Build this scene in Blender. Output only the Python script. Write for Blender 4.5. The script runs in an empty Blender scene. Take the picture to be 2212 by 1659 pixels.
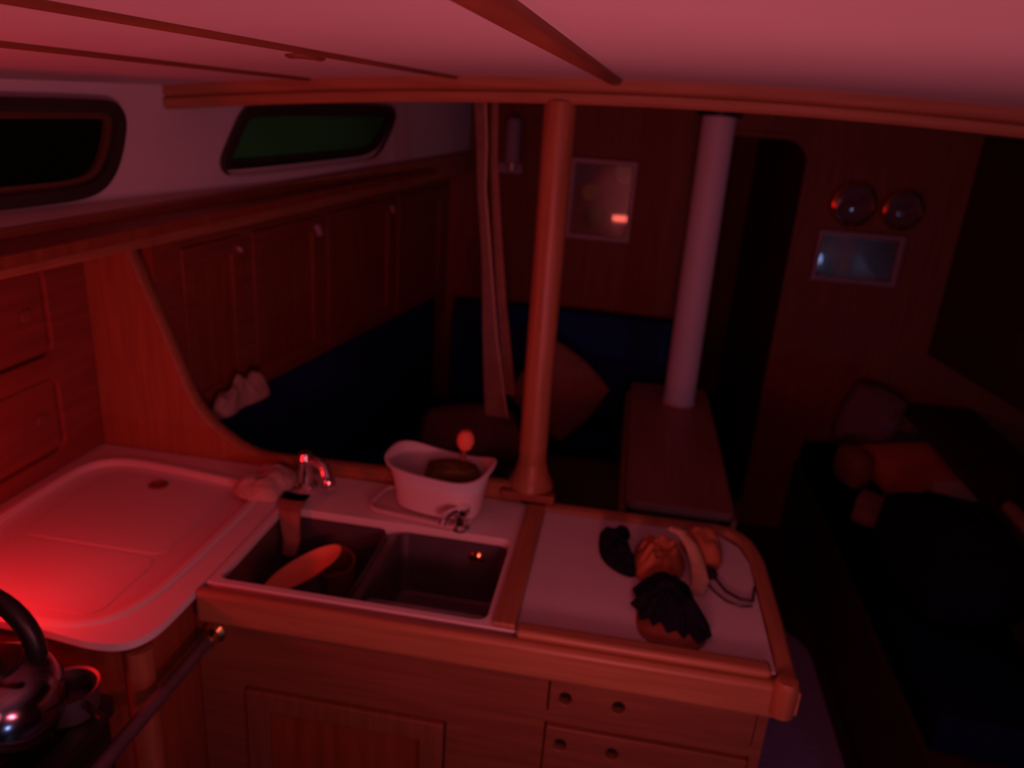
import bpy, bmesh, math, random
from mathutils import Vector, Matrix, noise

# ------------------------------------------------------------------ camera
scn = bpy.context.scene
COL = scn.collection
cam_d = bpy.data.cameras.new('camera')
cam = bpy.data.objects.new('camera', cam_d)
COL.objects.link(cam)
scn.camera = cam
cam_d.sensor_fit = 'HORIZONTAL'
cam_d.sensor_width = 36.0
cam_d.lens = 36.0 * 1661.0 / 2212.0
cam_d.clip_start = 0.02
Rm = Matrix(((0.98463354, 0.11863671, -0.12814884),
             (0.16046823, -0.32514454, 0.93195009),
             (0.0688966, -0.93819314, -0.33918564)))
R3 = Matrix(((Rm[0][0], -Rm[0][1], -Rm[0][2]),
             (Rm[1][0], -Rm[1][1], -Rm[1][2]),
             (Rm[2][0], -Rm[2][1], -Rm[2][2])))
cam.matrix_world = Matrix.Translation((0, 0, 1.75)) @ R3.to_4x4()
cam_d.dof.use_dof = True            # the phone's focus hunted in the dark
cam_d.dof.focus_distance = 0.6
cam_d.dof.aperture_fstop = 5.6

# ------------------------------------------------------------------ world, lights, exposure
w = bpy.data.worlds.new('night')
scn.world = w
w.use_nodes = True
w.node_tree.nodes['Background'].inputs[0].default_value = (0.3, 0.5, 1.0, 1)
w.node_tree.nodes['Background'].inputs[1].default_value = 0.002
vs = scn.view_settings
scn.display_settings.display_device = 'sRGB'
vs.view_transform = 'Standard'
vs.look = 'None'
vs.gamma = 1.0
vs.use_curve_mapping = False
vs.exposure = 0.0


def light(name, kind, loc, energy, color, size=0.05, size_y=None, target=None, spread=None):
    d = bpy.data.lights.new(name, kind)
    d.energy = energy
    d.color = color
    if kind == 'AREA':
        d.size = size
        if size_y:
            d.shape = 'RECTANGLE'
            d.size_y = size_y
        if spread:
            d.spread = spread
    else:
        d.shadow_soft_size = size
    o = bpy.data.objects.new(name, d)
    o.location = loc
    if target is not None:
        o.rotation_euler = (Vector(target) - Vector(loc)).to_track_quat('-Z', 'Y').to_euler()
    COL.objects.link(o)
    return o


light('galley_red_lamp', 'POINT', (-0.97, 0.84, 1.09), 2.35, (1.0, 0.012, 0.018), 0.035)
light('red_ceiling_fill', 'AREA', (-0.80, 0.45, 1.40), 0.45, (1.0, 0.02, 0.03), 0.10, 0.10, (-0.72, 0.55, 1.90))  # fill added to redden the ceiling at left
light('pink_forward_fill', 'AREA', (0.07, 0.34, 1.12), 3.2, (1.0, 0.17, 0.215), 0.18, 0.14, (-0.10, 1.15, 1.80))  # added fill for ceiling bounce and the forward cabin, no real fitting
light('aft_pink_fill', 'AREA', (0.20, -0.30, 1.50), 1.5, (1.0, 0.18, 0.24), 0.3, 0.3, (0.2, 1.6, 0.75))  # soft fill added behind the camera, not a fixture
light('companionway_step_lamp', 'AREA', (-0.09, -0.40, 0.88), 0.45, (1.0, 0.14, 0.10), 0.16, 0.05, (0.0, 3.2, 1.5))
light('chart_plotter_screen', 'AREA', (1.66, -0.90, 0.62), 1.8, (0.35, 0.5, 1.0), 0.20, 0.07, (0.0, 2.4, 1.2))

# ------------------------------------------------------------------ materials


def sock(n, *names):
    for k in names:
        if k in n.inputs:
            return n.inputs[k]


def mat(name, col, rough=0.5, metal=0.0, col2=None, scale=8.0, stretch=(1, 1, 1), bump=0.0, spec=0.5,
        coat=0.0, detail=6.0):
    m = bpy.data.materials.new(name)
    m.use_nodes = True
    nt = m.node_tree
    b = nt.nodes['Principled BSDF']
    b.inputs['Base Color'].default_value = (*col, 1)
    b.inputs['Roughness'].default_value = rough
    b.inputs['Metallic'].default_value = metal
    sock(b, 'Specular IOR Level', 'Specular').default_value = spec
    if coat:
        sock(b, 'Coat Weight', 'Clearcoat').default_value = coat
    tc = nt.nodes.new('ShaderNodeTexCoord')
    mp = nt.nodes.new('ShaderNodeMapping')
    mp.inputs['Scale'].default_value = stretch
    nt.links.new(tc.outputs['Object'], mp.inputs['Vector'])
    nz = nt.nodes.new('ShaderNodeTexNoise')
    nz.inputs['Scale'].default_value = scale
    nz.inputs['Detail'].default_value = detail
    nt.links.new(mp.outputs[0], nz.inputs['Vector'])
    if col2:
        r = nt.nodes.new('ShaderNodeValToRGB')
        r.color_ramp.elements[0].position = 0.32
        r.color_ramp.elements[1].position = 0.68
        r.color_ramp.elements[0].color = (*col, 1)
        r.color_ramp.elements[1].color = (*col2, 1)
        nt.links.new(nz.outputs[0], r.inputs[0])
        nt.links.new(r.outputs[0], b.inputs['Base Color'])
    if bump:
        bp = nt.nodes.new('ShaderNodeBump')
        bp.inputs['Strength'].default_value = bump
        bp.inputs['Distance'].default_value = 0.01
        nt.links.new(nz.outputs[0], bp.inputs['Height'])
        nt.links.new(bp.outputs[0], b.inputs['Normal'])
    return m


M = {}
M['ceil'] = mat('headliner_vinyl', (0.58, 0.55, 0.57), 0.6, col2=(0.63, 0.60, 0.62), scale=3, spec=0.3)
M['white'] = mat('white_gelcoat', (0.72, 0.68, 0.70), 0.55, col2=(0.76, 0.72, 0.73), scale=5, spec=0.3)
M['gel'] = mat('glossy_moulded_white', (0.74, 0.72, 0.72), 0.35, col2=(0.78, 0.76, 0.76), scale=6, spec=0.4)
M['teak'] = mat('varnished_teak_along_x', (0.34, 0.145, 0.07), 0.42, col2=(0.44, 0.20, 0.10), scale=9, stretch=(0.6, 9, 9), bump=0.05)
M['teaky'] = mat('varnished_teak_along_y', (0.34, 0.145, 0.07), 0.42, col2=(0.44, 0.20, 0.10), scale=9, stretch=(9, 0.6, 9), bump=0.05)
M['teakz'] = mat('varnished_teak_along_z', (0.30, 0.11, 0.05), 0.42, col2=(0.40, 0.16, 0.07), scale=9, stretch=(9, 9, 0.6), bump=0.05)
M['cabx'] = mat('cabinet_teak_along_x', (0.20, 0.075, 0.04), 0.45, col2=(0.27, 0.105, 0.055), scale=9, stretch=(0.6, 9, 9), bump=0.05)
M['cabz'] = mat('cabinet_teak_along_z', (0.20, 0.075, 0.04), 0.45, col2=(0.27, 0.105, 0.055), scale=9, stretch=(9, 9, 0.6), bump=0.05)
M['dark'] = mat('shade_darkened_wood', (0.06, 0.02, 0.015), 0.6, col2=(0.09, 0.03, 0.02), scale=7, stretch=(9, 0.6, 9), spec=0.2)  # starboard shade put into a darker wood colour
M['navydark'] = mat('shade_darkened_navy', (0.006, 0.010, 0.035), 0.95, col2=(0.010, 0.016, 0.05), scale=60, bump=0.3, spec=0.05)  # darker copy of the navy, with the starboard shade in its colour
M['kettle'] = mat('dark_polished_kettle', (0.30, 0.27, 0.33), 0.16, 1.0, col2=(0.34, 0.31, 0.37), scale=5)
M['mahog'] = mat('dark_mahogany', (0.22, 0.05, 0.02), 0.5, col2=(0.30, 0.08, 0.03), scale=7, stretch=(9, 9, 0.6), bump=0.05, spec=0.3)
M['tablewood'] = mat('table_mahogany', (0.42, 0.18, 0.14), 0.45, col2=(0.52, 0.24, 0.18), scale=7, stretch=(9, 0.6, 9), bump=0.05)
M['mahogx'] = mat('dark_mahogany_along_y', (0.22, 0.055, 0.03), 0.45, col2=(0.30, 0.08, 0.04), scale=7, stretch=(9, 0.6, 9), bump=0.05, spec=0.4)
M['batten'] = mat('batten_wood', (0.20, 0.06, 0.03), 0.5, col2=(0.28, 0.09, 0.04), scale=8, stretch=(9, 0.6, 9))
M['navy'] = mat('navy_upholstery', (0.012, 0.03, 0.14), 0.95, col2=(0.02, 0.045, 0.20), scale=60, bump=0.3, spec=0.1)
M['navy2'] = mat('navy_knit', (0.006, 0.006, 0.016), 0.95, col2=(0.012, 0.012, 0.028), scale=90, bump=0.8, spec=0.1)
M['steel'] = mat('stainless_steel', (0.55, 0.52, 0.54), 0.32, 1.0, col2=(0.62, 0.6, 0.62), scale=20, stretch=(1, 14, 1))
M['basin'] = mat('worn_stainless_basin', (0.20, 0.17, 0.19), 0.5, 0.9, col2=(0.26, 0.23, 0.25), scale=12)
M['chrome'] = mat('chrome', (0.8, 0.8, 0.82), 0.15, 1.0, col2=(0.85, 0.85, 0.86), scale=5)
M['brass'] = mat('polished_brass', (0.75, 0.42, 0.16), 0.18, 1.0, col2=(0.8, 0.48, 0.2), scale=5)
M['black'] = mat('black_enamel', (0.012, 0.012, 0.014), 0.35, col2=(0.02, 0.02, 0.022), scale=12)
M['rubber'] = mat('black_plastic', (0.01, 0.01, 0.01), 0.4, col2=(0.016, 0.016, 0.016), scale=20)
M['pole'] = mat('cream_painted_aluminium', (0.86, 0.74, 0.80), 0.5, col2=(0.90, 0.79, 0.85), scale=5)
M['lam'] = mat('white_laminate', (0.70, 0.66, 0.68), 0.5, col2=(0.75, 0.70, 0.72), scale=4, spec=0.3)
M['rag'] = mat('white_terry_rag', (0.50, 0.38, 0.32), 0.95, col2=(0.64, 0.52, 0.46), scale=40, bump=0.8, spec=0.1)
M['orange'] = mat('orange_fabric', (0.42, 0.15, 0.07), 0.85, col2=(0.52, 0.19, 0.09), scale=30, bump=0.4, spec=0.2)
M['orangeglaze'] = mat('orange_glazed_ceramic', (0.95, 0.33, 0.18), 0.35, col2=(0.95, 0.38, 0.2), scale=4)
M['tan'] = mat('tan_webbing', (0.62, 0.42, 0.28), 0.85, col2=(0.7, 0.5, 0.34), scale=50, bump=0.3)
M['brown'] = mat('brown_leather', (0.22, 0.07, 0.035), 0.6, col2=(0.30, 0.10, 0.05), scale=14, bump=0.3)
M['cushbrown'] = mat('russet_cushion_fabric', (0.30, 0.13, 0.10), 0.95, col2=(0.38, 0.17, 0.13), scale=30, bump=0.3, spec=0.1)
M['purple'] = mat('mauve_cushion_fabric', (0.20, 0.11, 0.15), 0.95, col2=(0.26, 0.14, 0.19), scale=30, bump=0.3, spec=0.1)
M['redbox'] = mat('red_cloth', (0.95, 0.20, 0.12), 0.8, col2=(0.95, 0.24, 0.14), scale=12, bump=0.1)
M['olive'] = mat('olive_sponge', (0.10, 0.075, 0.02), 0.95, col2=(0.20, 0.14, 0.04), scale=50, bump=1.0, spec=0.1)
M['paper'] = mat('off_white_paper', (0.60, 0.50, 0.50), 0.85, col2=(0.68, 0.58, 0.58), scale=14)
M['rug'] = mat('grey_blue_rug', (0.34, 0.30, 0.52), 1.0, col2=(0.40, 0.36, 0.60), scale=120, bump=0.6, spec=0.05)
M['sole'] = mat('cabin_sole', (0.05, 0.022, 0.015), 0.5, col2=(0.08, 0.035, 0.02), scale=6, stretch=(9, 0.6, 9))
M['rimdark'] = mat('window_rubber_frame', (0.03, 0.025, 0.022), 0.5, col2=(0.04, 0.034, 0.03), scale=10)
M['bronze'] = mat('bronze_window_frame', (0.14, 0.07, 0.04), 0.45, 0.3, col2=(0.17, 0.09, 0.05), scale=10)
M['tint'] = mat('black_tinted_pane', (0.004, 0.005, 0.003), 0.25, col2=(0.005, 0.007, 0.004), scale=3, spec=0.2)
M['green'] = mat('green_glow_pane', (0.03, 0.26, 0.06), 0.35, col2=(0.04, 0.32, 0.08), scale=5, spec=0.2)  # green glow from outside painted as pane colour
M['strap'] = mat('sailcloth_strap', (0.20, 0.11, 0.08), 0.8, col2=(0.25, 0.14, 0.11), scale=30)
M['mauve'] = mat('pale_lamp_shade', (0.5, 0.38, 0.45), 0.6, col2=(0.55, 0.42, 0.5), scale=6)
M['frame'] = mat('pale_picture_frame', (0.42, 0.28, 0.30), 0.4, col2=(0.5, 0.33, 0.35), scale=12)
M['frame2'] = mat('dim_picture_frame', (0.34, 0.20, 0.24), 0.4, col2=(0.4, 0.24, 0.28), scale=12)


def glassmat(name):
    m = bpy.data.materials.new(name)
    m.use_nodes = True
    b = m.node_tree.nodes['Principled BSDF']
    b.inputs['Base Color'].default_value = (1, 1, 1, 1)
    b.inputs['Roughness'].default_value = 0.03
    sock(b, 'Transmission Weight', 'Transmission').default_value = 1.0
    b.inputs['IOR'].default_value = 1.45
    return m


M['glass'] = glassmat('clear_glass')


def picture_mat(name, spots, base):
    """flat printed picture: soft colour patches at (x, z, radius, colour) in object space"""
    m = bpy.data.materials.new(name)
    m.use_nodes = True
    nt = m.node_tree
    b = nt.nodes['Principled BSDF']
    b.inputs['Roughness'].default_value = 0.25
    tc = nt.nodes.new('ShaderNodeTexCoord')
    prev = None
    for (x, z, r, c) in spots:
        vm = nt.nodes.new('ShaderNodeVectorMath')
        vm.operation = 'DISTANCE'
        mp = nt.nodes.new('ShaderNodeMapping')
        mp.inputs['Scale'].default_value = (1, 0, 1)
        nt.links.new(tc.outputs['Object'], mp.inputs[0])
        nz = nt.nodes.new('ShaderNodeTexNoise')
        nz.inputs['Scale'].default_value = 25
        nt.links.new(tc.outputs['Object'], nz.inputs['Vector'])
        nt.links.new(mp.outputs[0], vm.inputs[0])
        vm.inputs[1].default_value = (x, 0, z)
        ad = nt.nodes.new('ShaderNodeMath')
        ad.operation = 'MULTIPLY_ADD'
        nt.links.new(nz.outputs[0], ad.inputs[0])
        ad.inputs[1].default_value = 0.03
        nt.links.new(vm.outputs['Value'], ad.inputs[2])
        mr = nt.nodes.new('ShaderNodeMapRange')
        mr.inputs['From Min'].default_value = r * 0.8 + 0.015
        mr.inputs['From Max'].default_value = r * 1.15 + 0.015
        mr.inputs['To Min'].default_value = 1
        mr.inputs['To Max'].default_value = 0
        nt.links.new(ad.outputs[0], mr.inputs['Value'])
        mx = nt.nodes.new('ShaderNodeMixRGB')
        nt.links.new(mr.outputs[0], mx.inputs[0])
        if prev is None:
            mx.inputs[1].default_value = (*base, 1)
        else:
            nt.links.new(prev, mx.inputs[1])
        mx.inputs[2].default_value = (*c, 1)
        prev = mx.outputs[0]
    nt.links.new(prev, b.inputs['Base Color'])
    return m


# ------------------------------------------------------------------ helpers


def tag(o, label=None, cat=None, group=None, kind=None):
    if label:
        o['label'] = label
    if cat:
        o['category'] = cat
    if group:
        o['group'] = group
    if kind:
        o['kind'] = kind
    return o


def thing(name, loc, label, cat, group=None):
    o = bpy.data.objects.new(name, None)
    o.empty_display_size = 0.05
    o.location = loc
    COL.objects.link(o)
    return tag(o, label, cat, group)


WL = {}


def wl(o):
    v = Vector(o.location)
    p = o.parent
    while p:
        v += Vector(p.location)
        p = p.parent
    return v


def obj(name, bm, m, parent=None, smooth=True, origin=None, bevel=0.0, angle=35, sub=0):
    """link one bmesh (world coordinates) as one object"""
    bmesh.ops.recalc_face_normals(bm, faces=bm.faces)
    if origin is None:
        if parent is not None:
            origin = wl(parent)
        else:
            mn = Vector((min(v.co.x for v in bm.verts), min(v.co.y for v in bm.verts), min(v.co.z for v in bm.verts)))
            mx = Vector((max(v.co.x for v in bm.verts), max(v.co.y for v in bm.verts), max(v.co.z for v in bm.verts)))
            origin = Vector(((mn.x + mx.x) / 2, (mn.y + mx.y) / 2, mn.z))
    origin = Vector(origin)
    bmesh.ops.translate(bm, verts=bm.verts, vec=-origin)
    me = bpy.data.meshes.new(name)
    bm.to_mesh(me)
    bm.free()
    me.materials.append(m)
    for p in me.polygons:
        p.use_smooth = smooth
    o = bpy.data.objects.new(name, me)
    COL.objects.link(o)
    if parent is not None:
        o.parent = parent
        o.location = origin - wl(parent)
    else:
        o.location = origin
    if bevel:
        md = o.modifiers.new('bevel', 'BEVEL')
        md.width = bevel
        md.segments = 3
        md.limit_method = 'ANGLE'
        md.angle_limit = math.radians(angle)
    if sub:
        md = o.modifiers.new('sub', 'SUBSURF')
        md.levels = md.render_levels = sub
    if smooth and not sub:
        md = o.modifiers.new('wn', 'WEIGHTED_NORMAL')
        md.keep_sharp = True
        me.set_sharp_from_angle(angle=math.radians(40))
    return o


def box(x0, x1, y0, y1, z0, z1, bm=None):
    bm = bm or bmesh.new()
    vs_ = [bm.verts.new((x, y, z)) for z in (z0, z1) for y in (y0, y1) for x in (x0, x1)]
    for f in ((0, 1, 3, 2), (4, 6, 7, 5), (0, 4, 5, 1), (2, 3, 7, 6), (0, 2, 6, 4), (1, 5, 7, 3)):
        bm.faces.new([vs_[i] for i in f])
    return bm


def hexa(pts, bm=None):
    """8 points: bottom quad then top quad, same order"""
    bm = bm or bmesh.new()
    v = [bm.verts.new(p) for p in pts]
    for f in ((0, 3, 2, 1), (4, 5, 6, 7), (0, 1, 5, 4), (1, 2, 6, 5), (2, 3, 7, 6), (3, 0, 4, 7)):
        bm.faces.new([v[i] for i in f])
    return bm


def prism(pts, z0, z1, bm=None, fn=None):
    """extrude closed 2D outline; fn maps (u, v, w) to world"""
    bm = bm or bmesh.new()
    fn = fn or (lambda u, v, w_: (u, v, w_))
    a = [bm.verts.new(fn(u, v, z0)) for u, v in pts]
    b = [bm.verts.new(fn(u, v, z1)) for u, v in pts]
    bm.faces.new(a[::-1])
    bm.faces.new(b)
    n = len(pts)
    for i in range(n):
        bm.faces.new((a[i], a[(i + 1) % n], b[(i + 1) % n], b[i]))
    return bm


def holed(outer, holes, z0, z1, fn=None):
    """plate with holes between w = z0 and z1"""
    cu = bpy.data.curves.new('tmp', 'CURVE')
    cu.dimensions = '2D'
    cu.fill_mode = 'BOTH'
    for loop in [outer] + holes:
        sp = cu.splines.new('POLY')
        sp.points.add(len(loop) - 1)
        for p, (u, v) in zip(sp.points, loop):
            p.co = (u, v, 0, 1)
        sp.use_cyclic_u = True
    cu.extrude = (z1 - z0) / 2
    o = bpy.data.objects.new('tmp', cu)
    COL.objects.link(o)
    dg = bpy.context.evaluated_depsgraph_get()
    me = bpy.data.meshes.new_from_object(o.evaluated_get(dg))
    bm = bmesh.new()
    bm.from_mesh(me)
    bpy.data.objects.remove(o)
    bpy.data.curves.remove(cu)
    bpy.data.meshes.remove(me)
    bmesh.ops.remove_doubles(bm, verts=bm.verts, dist=1e-5)
    fn = fn or (lambda u, v, w_: (u, v, w_))
    zc = (z0 + z1) / 2
    for v in bm.verts:
        v.co = Vector(fn(v.co.x, v.co.y, v.co.z + zc))
    return bm


def rrect(x0, x1, y0, y1, r, n=6):
    rs = r if isinstance(r, (list, tuple)) else (r, r, r, r)
    out = []
    for (cx, cy, a0, rr) in ((x1 - rs[0], y1 - rs[0], 0, rs[0]), (x0 + rs[1], y1 - rs[1], 90, rs[1]),
                             (x0 + rs[2], y0 + rs[2], 180, rs[2]), (x1 - rs[3], y0 + rs[3], 270, rs[3])):
        for i in range(n + 1):
            a = math.radians(a0 + 90 * i / n)
            out.append((cx + rr * math.cos(a), cy + rr * math.sin(a)))
    return out


def inset_poly(pts, d):
    """crude inward offset for smooth ccw/cw loops"""
    n = len(pts)
    area = sum(pts[i][0] * pts[(i + 1) % n][1] - pts[(i + 1) % n][0] * pts[i][1] for i in range(n))
    s = 1 if area > 0 else -1
    out = []
    for i in range(n):
        p0, p1, p2 = Vector(pts[i - 1]), Vector(pts[i]), Vector(pts[(i + 1) % n])
        t = (p2 - p0)
        if t.length < 1e-9:
            t = Vector((1, 0))
        t.normalize()
        nrm = Vector((-t.y, t.x)) * s
        out.append((p1.x + nrm.x * d, p1.y + nrm.y * d))
    return out


def smooth_loop(pts, it=2, closed=True):
    for _ in range(it):
        out = []
        n = len(pts)
        rng = range(n if closed else n - 1)
        if not closed:
            out.append(pts[0])
        for i in rng:
            p, q = Vector(pts[i]), Vector(pts[(i + 1) % n])
            out.append(tuple(p * 0.75 + q * 0.25))
            out.append(tuple(p * 0.25 + q * 0.75))
        if not closed:
            out.append(pts[-1])
        pts = out
    return pts


def tube(path, rad, n=12, bm=None, caps=True, flat=1.0, up=None, closed=False):
    bm = bm or bmesh.new()
    path = [Vector(p) for p in path]
    rads = rad if isinstance(rad, (list, tuple)) else [rad] * len(path)
    rings = []
    N = len(path)
    prev_n = None
    for i, p in enumerate(path):
        if closed:
            t = path[(i + 1) % N] - path[i - 1]
        else:
            t = path[min(i + 1, N - 1)] - path[max(i - 1, 0)]
        t.normalize()
        ref = Vector(up) if up else (prev_n if prev_n is not None else (Vector((0, 0, 1)) if abs(t.z) < 0.9 else Vector((1, 0, 0))))
        nn = (ref - t * ref.dot(t)).normalized()
        prev_n = nn
        bb = t.cross(nn)
        ring = []
        for k in range(n):
            a = 2 * math.pi * k / n
            ring.append(bm.verts.new(p + nn * math.cos(a) * rads[i] * flat + bb * math.sin(a) * rads[i]))
        rings.append(ring)
    for i in range(N if closed else N - 1):
        r0, r1 = rings[i], rings[(i + 1) % N]
        for k in range(n):
            bm.faces.new((r0[k], r0[(k + 1) % n], r1[(k + 1) % n], r1[k]))
    if caps and not closed:
        bm.faces.new(rings[0][::-1])
        bm.faces.new(rings[-1])
    return bm


def lathe(prof, center, n=32, axis='z', sx=1.0, sy=1.0, bm=None, rot=None):
    """prof: list of (r, h)"""
    bm = bm or bmesh.new()
    c = Vector(center)
    rings = []
    for r, h in prof:
        ring = []
        for k in range(n):
            a = 2 * math.pi * k / n
            p = Vector((r * math.cos(a) * sx, r * math.sin(a) * sy, h))
            if axis == 'y':
                p = Vector((p.x, -p.z, p.y))
            elif axis == 'x':
                p = Vector((p.z, p.x, p.y))
            if rot:
                p = rot @ p
            ring.append(bm.verts.new(c + p))
        rings.append(ring)
    for i in range(len(rings) - 1):
        for k in range(n):
            bm.faces.new((rings[i][k], rings[i][(k + 1) % n], rings[i + 1][(k + 1) % n], rings[i + 1][k]))
    if prof[0][0] > 1e-6:
        bm.faces.new(rings[0][::-1])
    if prof[-1][0] > 1e-6:
        bm.faces.new(rings[-1])
    bmesh.ops.remove_doubles(bm, verts=bm.verts, dist=1e-6)
    return bm


def cushion(center, size, rot=None, n=10, e=0.35, puff=0.25, wob=0.0, seed=0, slant=None):
    """soft rounded box: size is full extents; puff makes the thin axis thinner at the rim"""
    bm = bmesh.new()
    bmesh.ops.create_cube(bm, size=2.0)
    bmesh.ops.subdivide_edges(bm, edges=bm.edges, cuts=n, use_grid_fill=True)
    sx, sy, sz = [s / 2 for s in size]
    thin = min(range(3), key=lambda i: size[i])
    for v in bm.verts:
        p = v.co.copy()
        q = p.normalized()
        mx = max(abs(p.x), abs(p.y), abs(p.z))
        rnd = Vector((q.x, q.y, q.z)) * mx * 1.22
        p = p.lerp(rnd, e)
        o2 = [i for i in range(3) if i != thin]
        rim = max(abs(v.co[o2[0]]), abs(v.co[o2[1]]))
        p[thin] *= 1 - puff * rim ** 4
        p = Vector((p.x * sx, p.y * sy, p.z * sz))
        if wob:
            d = noise.noise_vector(p * 9 + Vector((seed * 7.3, 1.7, seed)))
            p += d * wob
        if slant:
            p = slant(p)
        if rot:
            p = rot @ p
        v.co = p + Vector(center)
    return bm


def blob(outline, z0, h, seed=1, rings=9, rough=0.5, freq=30, bm=None, power=3.0):
    """crumpled cloth lying on a flat surface inside an outline (world x, y)"""
    bm = bm or bmesh.new()
    cx = sum(p[0] for p in outline) / len(outline)
    cy = sum(p[1] for p in outline) / len(outline)
    n = len(outline)
    rs = []
    for j in range(1, rings + 1):
        t = j / rings
        ring = []
        for (x, y) in outline:
            px, py = cx + (x - cx) * t, cy + (y - cy) * t
            nz = noise.noise(Vector((px * freq, py * freq, seed * 3.1)))
            nz += 0.5 * noise.noise(Vector((px * freq * 2.3, py * freq * 2.3, seed * 5.1)))
            hh = h * (1 - t ** power) * (1 + rough * nz) + 0.001
            ring.append(bm.verts.new((px, py, z0 + max(hh, 0.001) * (1 if j < rings else 0) + (0.003 if j == rings else 0))))
        rs.append(ring)
    c = bm.verts.new((cx, cy, z0 + h * (1 + rough * noise.noise(Vector((cx * freq, cy * freq, seed * 3.1))))))
    for k in range(n):
        bm.faces.new((c, rs[0][k], rs[0][(k + 1) % n]))
    for j in range(rings - 1):
        for k in range(n):
            bm.faces.new((rs[j][k], rs[j + 1][k], rs[j + 1][(k + 1) % n], rs[j][(k + 1) % n]))
    low = [bm.verts.new((v.co.x, v.co.y, z0 + 0.0005)) for v in rs[-1]]
    for k in range(n):
        bm.faces.new((rs[-1][k], low[k], low[(k + 1) % n], rs[-1][(k + 1) % n]))
    bm.faces.new(low)
    return bm


def dense(outline, step=0.008):
    out = []
    n = len(outline)
    for i in range(n):
        p, q = Vector(outline[i]), Vector(outline[(i + 1) % n])
        k = max(1, int((q - p).length / step))
        for j in range(k):
            out.append(tuple(p.lerp(q, j / k)))
    return out


# boat shell: cabin sides taper towards the bow
XC = 0.24


def xp(y):
    return -1.02 + 0.149 * (max(y, 0.7) - 1.12)


def xs(y):
    return 2 * XC - xp(y)


def zc(x):
    return 1.814 - 0.05 * (x - XC) ** 2


def side(s):
    """point on the port cabin side plane: s = y, z, out = distance inboard"""
    def fn(y, z, o_):
        return (-1.02 + 0.149 * (y - 1.12) + o_ * 0.989, y - o_ * 0.147, z)
    return fn


pside = side(0)

# ------------------------------------------------------------------ structure
tag(obj('floor', box(-1.5, 2.0, -1.8, 5.2, -0.03, 0.0), M['sole'], smooth=False), 'dark cabin sole', kind='structure')

bm = bmesh.new()
ys = [-1.8, 0.0, 0.7, 1.4, 2.1, 2.8, 3.4]
grid = []
for y in ys:
    row = []
    for i in range(25):
        x = xp(y) - 0.01 + (xs(y) - xp(y) + 0.02) * i / 24
        row.append((x, y, zc(x)))
    grid.append(row)
top = [[bm.verts.new((x, y, z + 0.02)) for x, y, z in r] for r in grid]
bot = [[bm.verts.new(p) for p in r] for r in grid]
for g in (top, bot):
    for j in range(len(ys) - 1):
        for i in range(24):
            bm.faces.new((g[j][i], g[j][i + 1], g[j + 1][i + 1], g[j + 1][i]))
tag(obj('ceiling', bm, M['ceil']), 'cambered pale headliner panels', kind='structure')

# port cabin side with two window openings
win_a = [(1.00, 1.545), (1.20, 1.545), (1.30, 1.548), (1.345, 1.565), (1.375, 1.60), (1.395, 1.65), (1.40, 1.68),
         (1.385, 1.695), (1.35, 1.698), (1.00, 1.694), (0.86, 1.69), (0.80, 1.66), (0.78, 1.60), (0.80, 1.56), (0.85, 1.547)]
win_b = [(1.735, 1.562), (2.30, 1.570), (2.40, 1.575), (2.46, 1.595), (2.53, 1.66), (2.555, 1.695), (2.54, 1.708),
         (2.48, 1.712), (1.90, 1.708), (1.81, 1.702), (1.775, 1.68), (1.735, 1.63), (1.70, 1.585), (1.705, 1.567)]
win_a = smooth_loop(win_a, 2)
win_b = smooth_loop(win_b, 2)
outer = [(-1.8, 1.50), (0.7, 1.495), (1.7, 1.512), (3.3, 1.555), (3.3, 1.80), (0.7, 1.80), (-1.8, 1.80)]
tag(obj('wall_port', holed(outer, [win_a, win_b], 0.0, -0.02, pside), M['white'], smooth=False),
    'white port cabin side', kind='structure')


def window(name, loop, pane_mat, lab):
    root = thing(name, pside(loop[0][0], loop[0][1], -0.01), lab, None)
    root['kind'] = 'structure'
    o1 = inset_poly(loop, -0.012)
    i1 = inset_poly(loop, 0.010)
    obj('window_frame', holed(o1, [i1], -0.004, 0.008, pside), M['rimdark'], root, bevel=0.002)
    i2 = inset_poly(loop, 0.004)
    i3 = inset_poly(loop, 0.022)
    f = obj('inner_frame', holed(i2, [i3], -0.016, -0.007, pside), M['bronze'] if pane_mat is M['tint'] else M['rimdark'], root, bevel=0.002)
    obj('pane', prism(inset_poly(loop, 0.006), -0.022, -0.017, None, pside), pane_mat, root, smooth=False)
    return root


window('window_1', win_a, M['tint'], 'black cabin window at left edge, over the galley counter')
window('window_2', win_b, M['green'], 'cabin window with painted-in green glow over the saloon lockers')


def sside(y, z, o_):
    a = pside(y, z, o_)
    return (2 * XC - a[0], a[1], a[2])


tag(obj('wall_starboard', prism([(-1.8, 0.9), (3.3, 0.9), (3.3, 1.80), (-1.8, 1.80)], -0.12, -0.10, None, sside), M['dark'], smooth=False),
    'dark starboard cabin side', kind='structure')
tag(obj('wall_hull_port', box(-1.50, -1.48, -1.8, 3.3, 0, 1.80), M['mahog'], smooth=False), 'hull lining behind the port lockers', kind='structure')
tag(obj('wall_hull_starboard', box(1.96, 1.98, -1.8, 3.3, 0, 1.80), M['mahog'], smooth=False), 'hull lining behind the starboard settee', kind='structure')
tag(obj('wall_aft', box(-1.5, 1.98, -1.82, -1.8, 0, 1.86), M['mahog'], smooth=False), 'aft bulkhead behind the viewer', kind='structure')

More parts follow.
